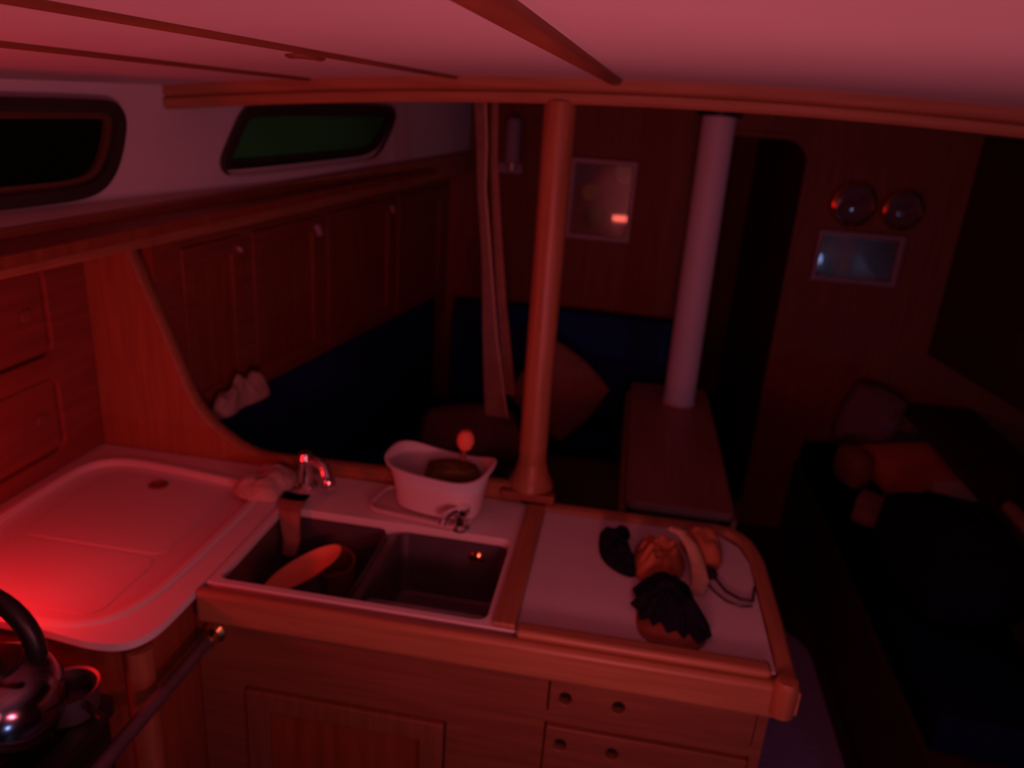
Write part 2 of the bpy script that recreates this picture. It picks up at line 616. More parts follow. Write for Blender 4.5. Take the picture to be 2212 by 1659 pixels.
# main bulkhead with doorway
door = rrect(0.265, 0.650, 0.10, 1.700, (0.09, 0.05, 0.05, 0.05), 8)
bk = holed([(-1.48, 0.0), (1.96, 0.0), (1.96, 1.80), (-1.48, 1.80)], [door], 3.30, 3.33, lambda u, v, w_: (u, w_, v))
tag(obj('wall_forward', bk, M['mahog'], smooth=False), 'dark mahogany main bulkhead with a doorway', kind='structure')
tag(obj('trim_1', holed(inset_poly(door, -0.022), [inset_poly(door, -0.001)], 3.288, 3.30, lambda u, v, w_: (u, w_, v)), M['mahog'], bevel=0.003),
    'rounded wooden trim round the doorway', kind='structure')
bm = box(0.20, 0.23, 3.34, 5.1, 0, 1.8)
box(0.70, 0.73, 3.34, 5.1, 0, 1.8, bm)
box(0.20, 0.73, 5.08, 5.11, 0, 1.8, bm)
box(0.20, 0.73, 3.34, 5.1, 1.80, 1.82, bm)
tag(obj('wall_passage', bm, M['mahog'], smooth=False), 'unlit passage beyond the doorway', kind='structure')

# arched deck beam
N = 40
prof = [(-0.022, 0.0), (-0.022, -0.018), (-0.016, -0.022), (-0.024, -0.028), (-0.024, -0.040), (-0.018, -0.046), (0.02, -0.046), (0.024, -0.04), (0.024, 0.0)]
bm = bmesh.new()
rings = []
for i in range(N + 1):
    x = -0.965 + (1.43 + 0.965) * i / N
    rings.append([bm.verts.new((x, 1.552 + a, zc(x) + b)) for a, b in prof])
for i in range(N):
    for k in range(len(prof)):
        k2 = (k + 1) % len(prof)
        bm.faces.new((rings[i][k], rings[i][k2], rings[i + 1][k2], rings[i + 1][k]))
bm.faces.new(rings[0])
bm.faces.new(rings[-1][::-1])
tag(obj('ceiling_beam', bm, M['teak']), 'arched red-brown wooden beam across the ceiling', kind='structure')


def batten(name, p0, p1, wdt, hgt, lab):
    bm = bmesh.new()
    rr = []
    for i in range(13):
        t = i / 12
        x = p0[0] + (p1[0] - p0[0]) * t
        y = p0[1] + (p1[1] - p0[1]) * t
        z = zc(x)
        rr.append([bm.verts.new((x + u * wdt / 2, y, z - hgt * d)) for u, d in ((-1, -0.2), (-1, 0.45), (-0.72, 0.85), (-0.3, 1), (0.3, 1), (0.72, 0.85), (1, 0.45), (1, -0.2))])
    for i in range(12):
        for k in range(7):
            bm.faces.new((rr[i][k], rr[i][k + 1], rr[i + 1][k + 1], rr[i + 1][k]))
    bm.faces.new(rr[0])
    bm.faces.new(rr[-1][::-1])
    return tag(obj(name, bm, M['batten']), lab, kind='structure')


batten('trim_2', (-0.13, -0.6), (-0.061, 1.53), 0.026, 0.011, 'wide wooden ceiling batten meeting the beam right of the post')
batten('trim_3', (-0.437, -0.6), (-0.363, 1.53), 0.013, 0.006, 'thin middle wooden ceiling batten')
batten('trim_4', (-0.612, -0.6), (-0.656, 1.53), 0.013, 0.006, 'thin outer wooden ceiling batten nearest the windows')

# fascia below the white cabin side
bm = bmesh.new()
pts = [(-1.0, 1.508, 1.42), (0.7, 1.500, 1.42), (1.12, 1.502, 1.424), (1.72, 1.517, 1.435), (3.28, 1.560, 1.475)]
fr = []
for y, zt, zb in pts:
    fr.append([bm.verts.new(pside(y, zt, 0.012)), bm.verts.new(pside(y, zb, 0.012)), bm.verts.new(pside(y, zb, -0.012)), bm.verts.new(pside(y, zt, -0.012))])
for i in range(4):
    for k in range(4):
        bm.faces.new((fr[i][k], fr[i][(k + 1) % 4], fr[i + 1][(k + 1) % 4], fr[i + 1][k]))
bm.faces.new(fr[0])
bm.faces.new(fr[-1][::-1])
tag(obj('trim_5', bm, M['teaky'], bevel=0.003), 'wooden fascia board running under the white cabin side', kind='structure')

# under side-deck soffit
bm = hexa([(-1.48, -1.0, 1.44), (xp(-1.0) - .01, -1.0, 1.44), (xp(3.28) - .01, 3.28, 1.50), (-1.48, 3.28, 1.50),
           (-1.48, -1.0, 1.46), (xp(-1.0) - .01, -1.0, 1.46), (xp(3.28) - .01, 3.28, 1.52), (-1.48, 3.28, 1.52)])
tag(obj('ceiling_side_deck', bm, M['mahog'], smooth=False), 'soffit under the port side deck', kind='structure')

# ------------------------------------------------------------------ galley bulkhead with the swept cut-out
cut = [(-1.094, 1.435), (-1.078, 1.393), (-1.050, 1.320), (-1.024, 1.251), (-1.000, 1.187), (-0.978, 1.123), (-0.962, 1.078), (-0.939, 1.036),
       (-0.910, 1.000), (-0.873, 0.973), (-0.835, 0.950), (-0.793, 0.937), (-0.74, 0.935), (-0.60, 0.937), (-0.40, 0.944), (-0.17, 0.950)]
gb = thing('galley_bulkhead', (-0.7, 1.55, 0), 'orange-brown wooden galley bulkhead whose edge sweeps down into a low backboard', 'bulkhead')
outl = [(-1.48, 0.0), (-0.17, 0.0)] + cut[::-1] + [(-1.48, 1.435)]
obj('panel', prism(outl, 1.525, 1.555, None, lambda u, v, w_: (u, w_, v)), M['teakz'], gb, bevel=0.003)
edge = [Vector((x, 1.54, z + 0.001)) for x, z in smooth_loop(cut, 1, False)]
obj('edge_moulding', tube(edge, 0.019, 8, None, True, 0.45, up=(0, 0, 1)), M['teak'], gb)

# ------------------------------------------------------------------ galley locker on the hull side
gl = thing('galley_locker', (-1.30, 1.2, 0.92), 'shadowy wooden locker behind the white icebox counter', 'locker')
obj('body', box(-1.47, -1.20, 0.20, 1.52, 0.925, 1.425), M['mahog'], gl, smooth=False)
obj('face_frame', holed([(0.20, 0.925), (1.522, 0.925), (1.522, 1.425), (0.20, 1.425)],
                        [rrect(1.02, 1.40, 1.185, 1.375, 0.03), rrect(0.56, 0.97, 1.185, 1.375, 0.03), rrect(1.02, 1.40, 0.965, 1.135, 0.03), rrect(0.56, 0.97, 0.965, 1.135, 0.03)],
                        -1.20, -1.185, lambda u, v, w_: (w_, u, v)), M['mahogx'], gl, bevel=0.003)
for (a, b, c, d) in ((1.025, 1.395, 1.19, 1.37), (0.565, 0.965, 1.19, 1.37), (1.025, 1.395, 0.97, 1.13), (0.565, 0.965, 0.97, 1.13)):
    dd = obj('sliding_door', box(-1.199, -1.193, a, b, c, d), M['mahogx'], gl, bevel=0.002)
    obj('finger_pull', lathe([(0.0, 0.0), (0.012, 0.0), (0.014, 0.002), (0.012, 0.004)], (-1.193, b - 0.05, (c + d) / 2), 16, 'x'), M['brown'], dd)

# ------------------------------------------------------------------ icebox counter (white moulding)
TOP = 0.92
corner = smooth_loop([(-0.672, 1.075), (-0.672, 0.985), (-0.676, 0.925), (-0.700, 0.890), (-0.745, 0.880), (-0.80, 0.885), (-0.86, 0.892)], 3, False)
outer = [(-1.195, 0.30), (-1.195, 1.520), (-0.672, 1.520)] + corner + [(-1.00, 0.892), (-1.00, 0.30)]
rec = [(-1.135, 0.915), (-1.155, 1.10), (-1.160, 1.36), (-1.145, 1.425), (-1.095, 1.458), (-0.99, 1.455), (-0.83, 1.435),
       (-0.755, 1.425), (-0.728, 1.395), (-0.728, 1.20), (-0.732, 1.04), (-0.748, 0.965), (-0.785, 0.925), (-0.84, 0.912), (-1.0, 0.912)]
rec = smooth_loop(rec, 2)
ib = thing('icebox_counter', (-0.93, 1.2, 0.86), 'white moulded icebox counter with raised rounded rim, lit red at left', 'counter')
obj('moulding', holed(outer, [rec], 0.906, TOP), M['gel'], ib, bevel=0.006)
# recessed floor and soft lip
obj('recess_floor', prism(inset_poly(rec, -0.004), 0.8962, 0.905), M['gel'], ib, smooth=False)
lip = [Vector((x, y, TOP)) for x, y in inset_poly(rec, -0.004)]
obj('lip', tube(lip, 0.010, 8, None, True, 0.55, up=(0, 0, 1), closed=True), M['gel'], ib)
lid = obj('lid', prism(rrect(-1.10, -0.80, 1.145, 1.42, 0.03), 0.9051, 0.9064), M['gel'], ib, bevel=0.001)
obj('finger_ring', lathe([(0.011, 0.0), (0.019, 0.0), (0.021, 0.002), (0.019, 0.004), (0.012, 0.004), (0.010, 0.002)], (-0.964, 1.39, 0.9064), 24), M['brown'], lid)
obj('lid', prism(rrect(-1.10, -0.80, 0.955, 1.135, 0.03), 0.9051, 0.9062), M['gel'], ib, bevel=0.001)

cb = thing('icebox_cabinet', (-0.93, 1.0, 0), 'dark wooden cabinet under the white icebox counter', 'cabinet')
bl = [(-1.19, 0.30), (-1.19, 1.52), (-0.690, 1.52), (-0.690, 0.97), (-0.698, 0.93), (-0.72, 0.905), (-0.76, 0.90), (-1.19, 0.90)]
bl = [(-1.19, 0.90), (-1.19, 1.52), (-0.690, 1.52), (-0.690, 0.97), (-0.698, 0.93), (-0.72, 0.908), (-0.76, 0.90)]
obj('body', prism(bl, 0.0, 0.8955), M['mahog'], cb, bevel=0.002)
obj('top_rail', holed(inset_poly([(-1.19, 0.90), (-1.19, 1.515), (-0.676, 1.515), (-0.676, 0.985), (-0.682, 0.938), (-0.704, 0.903), (-0.738, 0.888), (-0.86, 0.898)], 0.002), [inset_poly(rec, -0.010)], 0.8956, 0.9058), M['mahogx'], cb, smooth=False)
obj('corner_post', lathe([(0.0, 0.0), (0.022, 0.0), (0.022, 0.894), (0.0, 0.894)], (-0.700, 0.918, 0.0), 20), M['teakz'], cb)

# ------------------------------------------------------------------ sink peninsula
pen = thing('sink_cabinet', (-0.2, 1.3, 0), 'wooden sink cabinet with panelled door and finger-hole drawers', 'cabinet')
obj('carcass', holed([(-0.688, 0.0), (0.318, 0.0), (0.318, 0.874), (-0.688, 0.874)],
                     [[(-0.60, 0.20), (-0.22, 0.20), (-0.22, 0.713), (-0.60, 0.713)],
                      [(-0.045, 0.775), (0.30, 0.775), (0.30, 0.852), (-0.045, 0.852)],
                      [(-0.045, 0.585), (0.30, 0.585), (0.30, 0.752), (-0.045, 0.752)],
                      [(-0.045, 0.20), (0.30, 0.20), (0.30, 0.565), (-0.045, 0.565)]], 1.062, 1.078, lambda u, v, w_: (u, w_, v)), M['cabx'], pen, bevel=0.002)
obj('side_panel', box(0.303, 0.318, 1.079, 1.54, 0, 0.874), M['cabx'], pen, smooth=False)
obj('back_panel', box(-0.169, 0.302, 1.525, 1.54, 0, 0.874), M['mahog'], pen, smooth=False)
obj('inner_liner', box(-0.685, 0.30, 1.0785, 1.084, 0.02, 0.70), M['mahog'], pen, smooth=False)
dr = obj('door', holed([(-0.597, 0.203), (-0.223, 0.203), (-0.223, 0.71), (-0.597, 0.71)],
                       [[(-0.553, 0.248), (-0.267, 0.248), (-0.267, 0.668), (-0.553, 0.668)]], 1.053, 1.073, lambda u, v, w_: (u, w_, v)), M['cabz'], pen, bevel=0.003)
obj('door_panel', box(-0.556, -0.264, 1.064, 1.070, 0.245, 0.671), M['mahog'], dr, smooth=False)
for z0, z1 in ((0.778, 0.849), (0.588, 0.749), (0.203, 0.562)):
    hz = z1 - min(0.036, (z1 - z0) / 2)
    holes = [[(hx + 0.011 * math.cos(a * math.pi / 8), hz + 0.013 * math.sin(a * math.pi / 8)) for a in range(16)] for hx in (-0.015, 0.075)]
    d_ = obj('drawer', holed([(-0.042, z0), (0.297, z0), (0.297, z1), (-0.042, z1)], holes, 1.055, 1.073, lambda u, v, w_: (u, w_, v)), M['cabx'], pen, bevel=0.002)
    obj('drawer_box', box(-0.030, 0.285, 1.0735, 1.078, z0 + 0.005, z1 - 0.005), M['black'], d_, smooth=False)

# sink deck (white) with two basins
sd = thing('sink_counter', (-0.42, 1.28, 0.88), 'white sink counter with two sunken steel basins', 'counter')
b1 = rrect(-0.652, -0.422, 1.092, 1.352, 0.022)
b2 = rrect(-0.398, -0.168, 1.092, 1.352, 0.022)
obj('deck', holed([(-0.670, 1.072), (-0.112, 1.072), (-0.112, 1.520), (-0.670, 1.520)], [rrect(-0.655, -0.165, 1.089, 1.355, 0.02)], 0.876, 0.920), M['gel'], sd, bevel=0.003)


def basin(loop, zb):
    bm = bmesh.new()
    cx = sum(p[0] for p in loop) / len(loop)
    cy = sum(p[1] for p in loop) / len(loop)
    levels = [(1.0, 0.905), (1.0, 0.900), (0.965, zb + 0.03), (0.92, zb + 0.006), (0.84, zb), (0.1, zb - 0.002)]
    rs = []
    for s, z in levels:
        rs.append([bm.verts.new((cx + (x - cx) * s, cy + (y - cy) * s, z)) for x, y in loop])
    for s, z in levels[::-1]:
        rs.append([bm.verts.new((cx + (x - cx) * (s + (0.012 if s > 0.5 else 0)), cy + (y - cy) * (s + (0.012 if s > 0.5 else 0)), z - 0.003)) for x, y in loop])
    n = len(loop)
    for i in range(len(rs) - 1):
        if i == len(levels) - 1:
            continue
        for k in range(n):
            bm.faces.new((rs[i][k], rs[i][(k + 1) % n], rs[i + 1][(k + 1) % n], rs[i + 1][k]))
    for k in range(n):
        bm.faces.new((rs[0][k], rs[-1][k], rs[-1][(k + 1) % n], rs[0][(k + 1) % n]))
    bm.faces.new(rs[len(levels) - 1])
    bm.faces.new(rs[len(levels)][::-1])
    return bm


for bl_, cx in ((b1, -0.537), (b2, -0.283)):
    s_ = obj('basin', basin(bl_, 0.765), M['basin'], sd)
    obj('drain', lathe([(0.0, 0.002), (0.012, 0.002), (0.018, 0.003), (0.021, 0.001)], (cx, 1.226, 0.764), 20), M['steel'], s_)
obj('divider', box(-0.421, -0.399, 1.104, 1.348, 0.80, 0.896), M['basin'], sd, bevel=0.004)
obj('front_ledge', prism(rrect(-0.392, -0.170, 1.096, 1.136, 0.010), 0.884, 0.893), M['steel'], sd, bevel=0.002)

# wooden counter frame, fascia and fiddles
fd = thing('counter_fiddle_frame', (0.1, 1.3, 0.87), 'raised wooden fiddle rail framing the right laminate worktop', 'fiddle rail')
obj('fascia', box(-0.672, 0.325, 1.036, 1.061, 0.858, 0.923), M['teak'], fd, bevel=0.009)
obj('divider_strip', box(-0.152, -0.112, 1.0725, 1.500, 0.9212, 0.932), M['teaky'], fd, bevel=0.004)
obj('front_rail', box(-0.108, 0.305, 1.050, 1.082, 0.9215, 0.938), M['teak'], fd, bevel=0.007)
path = [(0.329, 1.030)] + [(0.331, 1.2), (0.328, 1.40)] + [(0.322 - 0.060 * (1 - math.cos(a)), 1.43 + 0.083 * math.sin(a)) for a in [math.radians(q) for q in (10, 30, 50, 70, 90)]]
path += [(0.20, 1.512), (0.05, 1.510), (-0.115, 1.508)]
bm = bmesh.new()
rr = []
P = [Vector((a, b, 0)) for a, b in path]
for i, p in enumerate(P):
    t = (P[min(i + 1, len(P) - 1)] - P[max(i - 1, 0)]).normalized()
    n_ = Vector((-t.y, t.x, 0))
    rr.append([bm.verts.new(p + n_ * u + Vector((0, 0, v))) for u, v in ((-0.018, 0.880), (-0.018, 0.922), (-0.012, 0.929), (0.004, 0.929), (0.010, 0.924), (0.0125, 0.9215), (0.0125, 0.880))])
for i in range(len(P) - 1):
    for k in range(7):
        k2 = (k + 1) % 7
        bm.faces.new((rr[i][k], rr[i][k2], rr[i + 1][k2], rr[i + 1][k]))
bm.faces.new(rr[0])
bm.faces.new(rr[-1][::-1])
obj('curved_rail', bm, M['teaky'], fd)
obj('corner_knob', lathe([(0.0, 0.874), (0.020, 0.874), (0.021, 0.925), (0.016, 0.937), (0.0, 0.940)], (0.326, 1.040, 0), 20), M['teakz'], fd)

wt = [(-0.111, 1.0725), (0.316, 1.0725), (0.314, 1.40), (0.300, 1.455), (0.262, 1.495), (0.20, 1.498), (-0.111, 1.494)]
tag(obj('laminate_worktop', prism(wt, 0.876, 0.9208), M['lam'], bevel=0.001),
    'pale laminate worktop right of the sinks inside wooden rails', 'worktop')

# wooden post
tag(obj('post_pad', box(-0.215, -0.095, 1.500, 1.5245, 0.933, 0.953), M['mahogx'], bevel=0.004), 'small wooden pad at the foot of the wooden post', 'pad')
po = thing('wooden_post', (-0.155, 1.552, 0.95), 'varnished reddish wooden handhold post rising from counter to ceiling beam', 'post')
obj('shaft', tube([(-0.155, 1.552, 0.99), (-0.157, 1.552, 1.2), (-0.158, 1.552, 1.5), (-0.160, 1.552, 1.765)], [0.031, 0.031, 0.031, 0.031], 28), M['teakz'], po)
obj('base_block', lathe([(0.0, 0.945), (0.052, 0.945), (0.050, 0.962), (0.042, 0.975), (0.036, 0.992), (0.032, 1.012), (0.0, 1.012)], (-0.155, 1.552, 0), 28), M['teakz'], po)

# ------------------------------------------------------------------ saloon lockers, port side
sl = thing('saloon_locker', (-1.0, 2.4, 0.9), 'long dark wooden saloon locker with panelled doors above the blue settee', 'locker')
OFF = -0.095
obj('body', prism([(1.545, 0.86), (3.285, 0.86), (3.285, 1.48), (1.545, 1.43)], OFF - 0.02, OFF - 0.003, None, pside), M['mahog'], sl, smooth=False)
bounds = [(1.63, 1.86), (1.90, 2.24), (2.28, 2.74), (2.78, 3.22)]
fh = [[(a, 0.97), (b, 0.97), (b, 1.385 + 0.022 * (b - 1.6)), (a, 1.385 + 0.022 * (a - 1.6))] for a, b in bounds]
obj('face_frame', holed([(1.545, 0.86), (3.285, 0.86), (3.285, 1.48), (1.545, 1.43)], fh, OFF - 0.002, OFF + 0.010, pside), M['mahogx'], sl, bevel=0.002)
for i, (a, b) in enumerate(bounds):
    za, zb_ = 1.383 + 0.022 * (a - 1.6), 1.383 + 0.022 * (b - 1.6)
    lp = [(a + 0.003, 0.973), (b - 0.003, 0.973), (b - 0.003, zb_), (a + 0.003, za)]
    ip = [(a + 0.045, 1.015), (b - 0.045, 1.015), (b - 0.045, zb_ - 0.045), (a + 0.045, za - 0.045)]
    d_ = obj('door', holed(lp, [ip], OFF, OFF + 0.014, pside), M['mahogx'], sl, bevel=0.002)
    ip2 = [(a + 0.043, 1.013), (b - 0.043, 1.013), (b - 0.043, zb_ - 0.043), (a + 0.043, za - 0.043)]
    obj('door_panel', prism(ip2, OFF + 0.001, OFF + 0.006, None, pside), M['mahog'], d_, smooth=False)
    if i < 3:
        ly = b - 0.022
        lz = zb_ - 0.030
        s = (0.45, 1.0, 0.8)[i]
        c = pside(ly, lz, OFF + 0.015)
        bm = hexa([pside(ly - 0.022 * s, lz + 0.004, OFF + 0.014), pside(ly + 0.004, lz - 0.030 * s, OFF + 0.014), pside(ly + 0.020 * s, lz - 0.026 * s, OFF + 0.014), pside(ly - 0.002, lz + 0.012 * s, OFF + 0.014),
                   pside(ly - 0.020 * s, lz + 0.004, OFF + 0.026), pside(ly + 0.004, lz - 0.027 * s, OFF + 0.026), pside(ly + 0.018 * s, lz - 0.024 * s, OFF + 0.026), pside(ly - 0.002, lz + 0.010 * s, OFF + 0.026)])
        obj('latch', bm, M['mauve'], d_, bevel=0.003)

# ------------------------------------------------------------------ settee (port, L round to the bulkhead)
st = thing('port_settee_base', (-0.6, 2.4, 0), 'wooden base of the port settee in deep shadow', 'settee')
obj('base_panel', hexa([(-1.10, 1.60, 0), (-0.42, 1.60, 0), (-0.42, 3.28, 0), (-1.10, 3.28, 0), (-1.10, 1.60, 0.36), (-0.42, 1.60, 0.36), (-0.42, 3.28, 0.36), (-1.10, 3.28, 0.36)]), M['mahogx'], st, smooth=False)
obj('forward_base', box(-0.415, 0.22, 2.98, 3.28, 0, 0.36), M['mahog'], st, smooth=False)
tag(obj('seat_cushion', cushion((-0.70, 2.28, 0.425), (0.56, 1.30, 0.12), n=12, e=0.12, puff=0.1), M['navy']),
    'long navy seat cushion running under the port lockers', 'cushion')
tag(obj('seat_cushion', cushion((-0.34, 3.10, 0.425), (1.08, 0.23, 0.12), n=12, e=0.10, puff=0.1), M['navy']),
    'navy seat cushion across the forward bulkhead', 'cushion')
ang = math.atan(0.149)
Rz = Matrix.Rotation(-ang, 3, 'Z')


def leanport(p):
    return Vector((p.x + 0.0, p.y, p.z))


tag(obj('back_cushion', cushion((-0.945, 2.385, 0.725), (0.10, 1.58, 0.46), Rz, n=14, e=0.06, puff=0.25), M['navy']),
    'long dark navy backrest cushion under the port lockers', 'cushion')
tag(obj('back_cushion', cushion((-0.245, 3.22, 0.715), (0.96, 0.11, 0.46), None, n=14, e=0.06, puff=0.25), M['navy']),
    'navy backrest cushion against the bulkhead below the left picture', 'cushion')
# russet pillow
tag(obj('throw_pillow', cushion((-0.205, 2.86, 0.70), (0.30, 0.10, 0.30), Matrix.Rotation(math.radians(38), 3, 'Y') @ Matrix.Rotation(math.radians(-14), 3, 'X'), n=10, e=0.3, puff=0.6), M['cushbrown']),
    'russet throw pillow standing on its corner behind the wooden post', 'pillow')
tag(obj('bundled_blanket', cushion((-0.50, 2.62, 0.585), (0.34, 0.26, 0.15), Matrix.Rotation(0.4, 3, 'Z'), n=14, e=0.5, puff=0.2, wob=0.03, seed=4), M['cushbrown']),
    'dim brown bundled blanket on the settee behind the white tub', 'blanket')
# white cloth on top of backrest
bm = blob(dense(smooth_loop([(-1.005, 1.66), (-0.97, 1.64), (-0.945, 1.70), (-0.955, 1.755), (-0.935, 1.80), (-0.92, 1.87), (-0.955, 1.90), (-0.985, 1.86), (-0.985, 1.78), (-0.995, 1.72)], 1), 0.012), 0.952, 0.075, 3, 7, 0.8, 28)
tag(obj('crumpled_cloth', bm, M['rag'], sub=1), 'small crumpled pale cloth lying on top of the navy backrest', 'cloth')

# ------------------------------------------------------------------ table and mast
tb = thing('drop_leaf_table', (0.225, 2.45, 0), 'narrow dark wooden drop-leaf saloon table with leaves folded down', 'table')
obj('tabletop', prism(rrect(0.075, 0.372, 1.945, 2.975, 0.02), 0.715, 0.74), M['tablewood'], tb, bevel=0.005)
obj('leaf', box(0.060, 0.078, 1.965, 2.955, 0.36, 0.708), M['tablewood'], tb, bevel=0.004)
obj('leaf', box(0.370, 0.388, 1.965, 2.955, 0.36, 0.708), M['tablewood'], tb, bevel=0.004)
obj('apron', box(0.10, 0.35, 2.02, 2.93, 0.60, 0.714), M['mahog'], tb, smooth=False)
for yy in (2.05, 2.90):
    bm = box(0.13, 0.32, yy - 0.02, yy + 0.02, 0.06, 0.60)
    box(0.09, 0.36, yy - 0.04, yy + 0.04, 0.0, 0.06, bm)
    obj('pedestal', bm, M['mahog'], tb, bevel=0.004)
obj('lower_rail', box(0.10, 0.35, 1.950, 1.965, 0.635, 0.665), M['tablewood'], tb, bevel=0.003)
mp = thing('mast_post', (0.252, 2.79, 0.74), 'pale painted metal mast post standing at the far end of the table', 'post')
obj('tube', tube([(0.255, 2.79, 0.745), (0.247, 2.79, 1.765)], [0.058, 0.056], 32), M['pole'], mp)
obj('collar', lathe([(0.058, 1.765), (0.075, 1.765), (0.075, 1.80), (0.058, 1.80)], (0.247, 2.79, 0), 32), M['black'], mp)
obj('foot_ring', lathe([(0.0, 0.741), (0.062, 0.741), (0.062, 0.750), (0.0, 0.750)], (0.255, 2.79, 0), 32), M['pole'], mp)


# ------------------------------------------------------------------ hanging straps
def ribbon(path, wd, th=0.003, tw=None):
    bm = bmesh.new()
    rr_ = []
    for i, (x, y, z) in enumerate(path):
        a = (tw[i] if tw else 0)
        ca, sa = math.cos(a), math.sin(a)
        w2 = wd[i] / 2
        rr_.append([bm.verts.new((x + u * w2 * ca - v * th * sa, y + u * w2 * sa + v * th * ca, z)) for u, v in ((-1, -1), (0, -2.2), (1, -1), (1, 1), (0, 0), (-1, 1))])
    for i in range(len(path) - 1):
        for k in range(6):
            bm.faces.new((rr_[i][k], rr_[i][(k + 1) % 6], rr_[i + 1][(k + 1) % 6], rr_[i + 1][k]))
    bm.faces.new(rr_[0])
    bm.faces.new(rr_[-1][::-1])
    return bm


sp = [(-0.411, 2.0, 1.792), (-0.396, 2.0, 1.65), (-0.392, 2.0, 1.55), (-0.372, 2.0, 1.40), (-0.362, 2.0, 1.31), (-0.345, 2.0, 1.15), (-0.325, 2.0, 1.0), (-0.312, 2.0, 0.92)]
wd = [0.030, 0.026, 0.022, 0.024, 0.028, 0.040, 0.056, 0.064]
hs = obj('hanging_strap', ribbon(sp, wd, 0.003), M['strap'])
tag(hs, 'long sailcloth strap hanging from the ceiling just left of the wooden post', 'strap')
obj('piping', tube([(x + w_ / 2, y - 0.004, z) for (x, y, z), w_ in zip(sp, wd)], 0.0024, 6), M['tan'], hs)
sp = [(-0.376, 2.03, 1.792), (-0.368, 2.03, 1.62), (-0.350, 2.03, 1.45), (-0.325, 2.03, 1.25), (-0.295, 2.03, 1.06), (-0.283, 2.03, 0.98)]
tag(obj('hanging_strap', ribbon(sp, [0.016, 0.018, 0.022, 0.026, 0.030, 0.030], 0.003), M['cushbrown']),
    'darker narrow strap hanging slantwise between the pale strap and the wooden post', 'strap')

# ------------------------------------------------------------------ bulkhead fittings
ART1 = picture_mat('framed_print_left', [(-0.045, 0.03, 0.035, (0.6, 0.5, 0.2)), (-0.09, 0.12, 0.06, (0.26, 0.22, 0.24)), (0.10, 0.13, 0.05, (0.9, 0.85, 0.55)), (-0.02, -0.07, 0.05, (0.20, 0.14, 0.05))], (0.36, 0.14, 0.12))
ART2 = picture_mat('framed_print_right', [(-0.07, 0.03, 0.055, (0.34, 0.10, 0.12)), (-0.05, -0.04, 0.04, (0.32, 0.09, 0.04)), (0.09, 0.0, 0.06, (0.10, 0.05, 0.08))], (0.16, 0.07, 0.10))


def picture(name, x0, x1, z0, z1, art, fm, lab, bw=0.022, border=0.0):
    cx, cz = (x0 + x1) / 2, (z0 + z1) / 2
    r = thing(name, (cx, 3.29, cz), lab, 'picture')
    f3 = lambda u, v, w_: (u, w_, v)
    obj('frame', holed([(x0, z0), (x1, z0), (x1, z1), (x0, z1)], [[(x0 + bw, z0 + bw), (x1 - bw, z0 + bw), (x1 - bw, z1 - bw), (x0 + bw, z1 - bw)]], 3.276, 3.299, f3), fm, r, bevel=0.004)
    obj('print', box(x0 + bw - 0.004, x1 - bw + 0.004, 3.291, 3.297, z0 + bw - 0.004, z1 - bw + 0.004), art, r, smooth=False, origin=(cx, 3.29, cz))
    obj('glazing', box(x0 + bw - 0.004, x1 - bw + 0.004, 3.286, 3.288, z0 + bw - 0.004, z1 - bw + 0.004), M['glass'], r, smooth=False)
    return r


picture('framed_picture', -0.275, 0.000, 1.242, 1.572, ART1, M['frame'], 'pale-framed picture on the bulkhead between wooden post and mast post')
picture('framed_picture', 0.748, 1.082, 1.165, 1.372, ART2, M['frame2'], 'dim framed picture right of the doorway below the brass instruments')


def instrument(x, z, r_, lab, ha):
    t = thing('ship_clock' if ha else 'barometer', (x, 3.30, z), lab, 'clock' if ha else 'barometer')
    obj('case', lathe([(0.0, 0.0), (r_, 0.0), (r_, 0.03), (r_ * 0.95, 0.042), (r_ * 0.85, 0.046), (r_ * 0.80, 0.040), (r_ * 0.80, 0.012), (0.0, 0.012)], (x, 3.299, z), 36, 'y'), M['brass'], t)
    obj('dial', lathe([(0.0, 0.0), (r_ * 0.79, 0.0), (r_ * 0.79, 0.003), (0.0, 0.003)], (x, 3.286, z), 32, 'y'), M['purple'], t)
    bm = bmesh.new()
    for a, l in ((0.6, 0.6), (2.3, 0.42)):
        c, s = math.cos(a) * r_, math.sin(a) * r_
        tube([(x, 3.281, z), (x + c * l, 3.281, z + s * l)], 0.002, 6, bm)
    obj('hand', bm, M['black'], t)
    obj('crystal', lathe([(0.0, 0.008), (r_ * 0.4, 0.0068), (r_ * 0.7, 0.003), (r_ * 0.79, 0.0), (r_ * 0.78, -0.002), (r_ * 0.4, 0.004), (0.0, 0.005)], (x, 3.262, z), 32, 'y'), M['glass'], t)


instrument(0.855, 1.478, 0.088, 'round brass ship clock on the dark bulkhead, left of the pair', True)
instrument(1.040, 1.472, 0.080, 'round brass barometer on the dark bulkhead, right of the pair', False)

bl = thing('reading_lamp', (-0.52, 3.30, 1.5), 'small pale bulkhead lamp seen between the strap and the wooden post', 'lamp')
obj('back_plate', prism(rrect(-0.58, -0.475, 1.485, 1.525, 0.01), 3.285, 3.299, None, lambda u, v, w_: (u, w_, v)), M['mauve'], bl, bevel=0.003)
obj('lamp_shade', lathe([(0.030, 0.0), (0.030, 0.16), (0.022, 0.175), (0.0, 0.18)], (-0.515, 3.245, 1.53), 24), M['mauve'], bl)
obj('arm', tube([(-0.515, 3.29, 1.505), (-0.515, 3.245, 1.505), (-0.515, 3.245, 1.535)], 0.008, 10), M['brass'], bl)

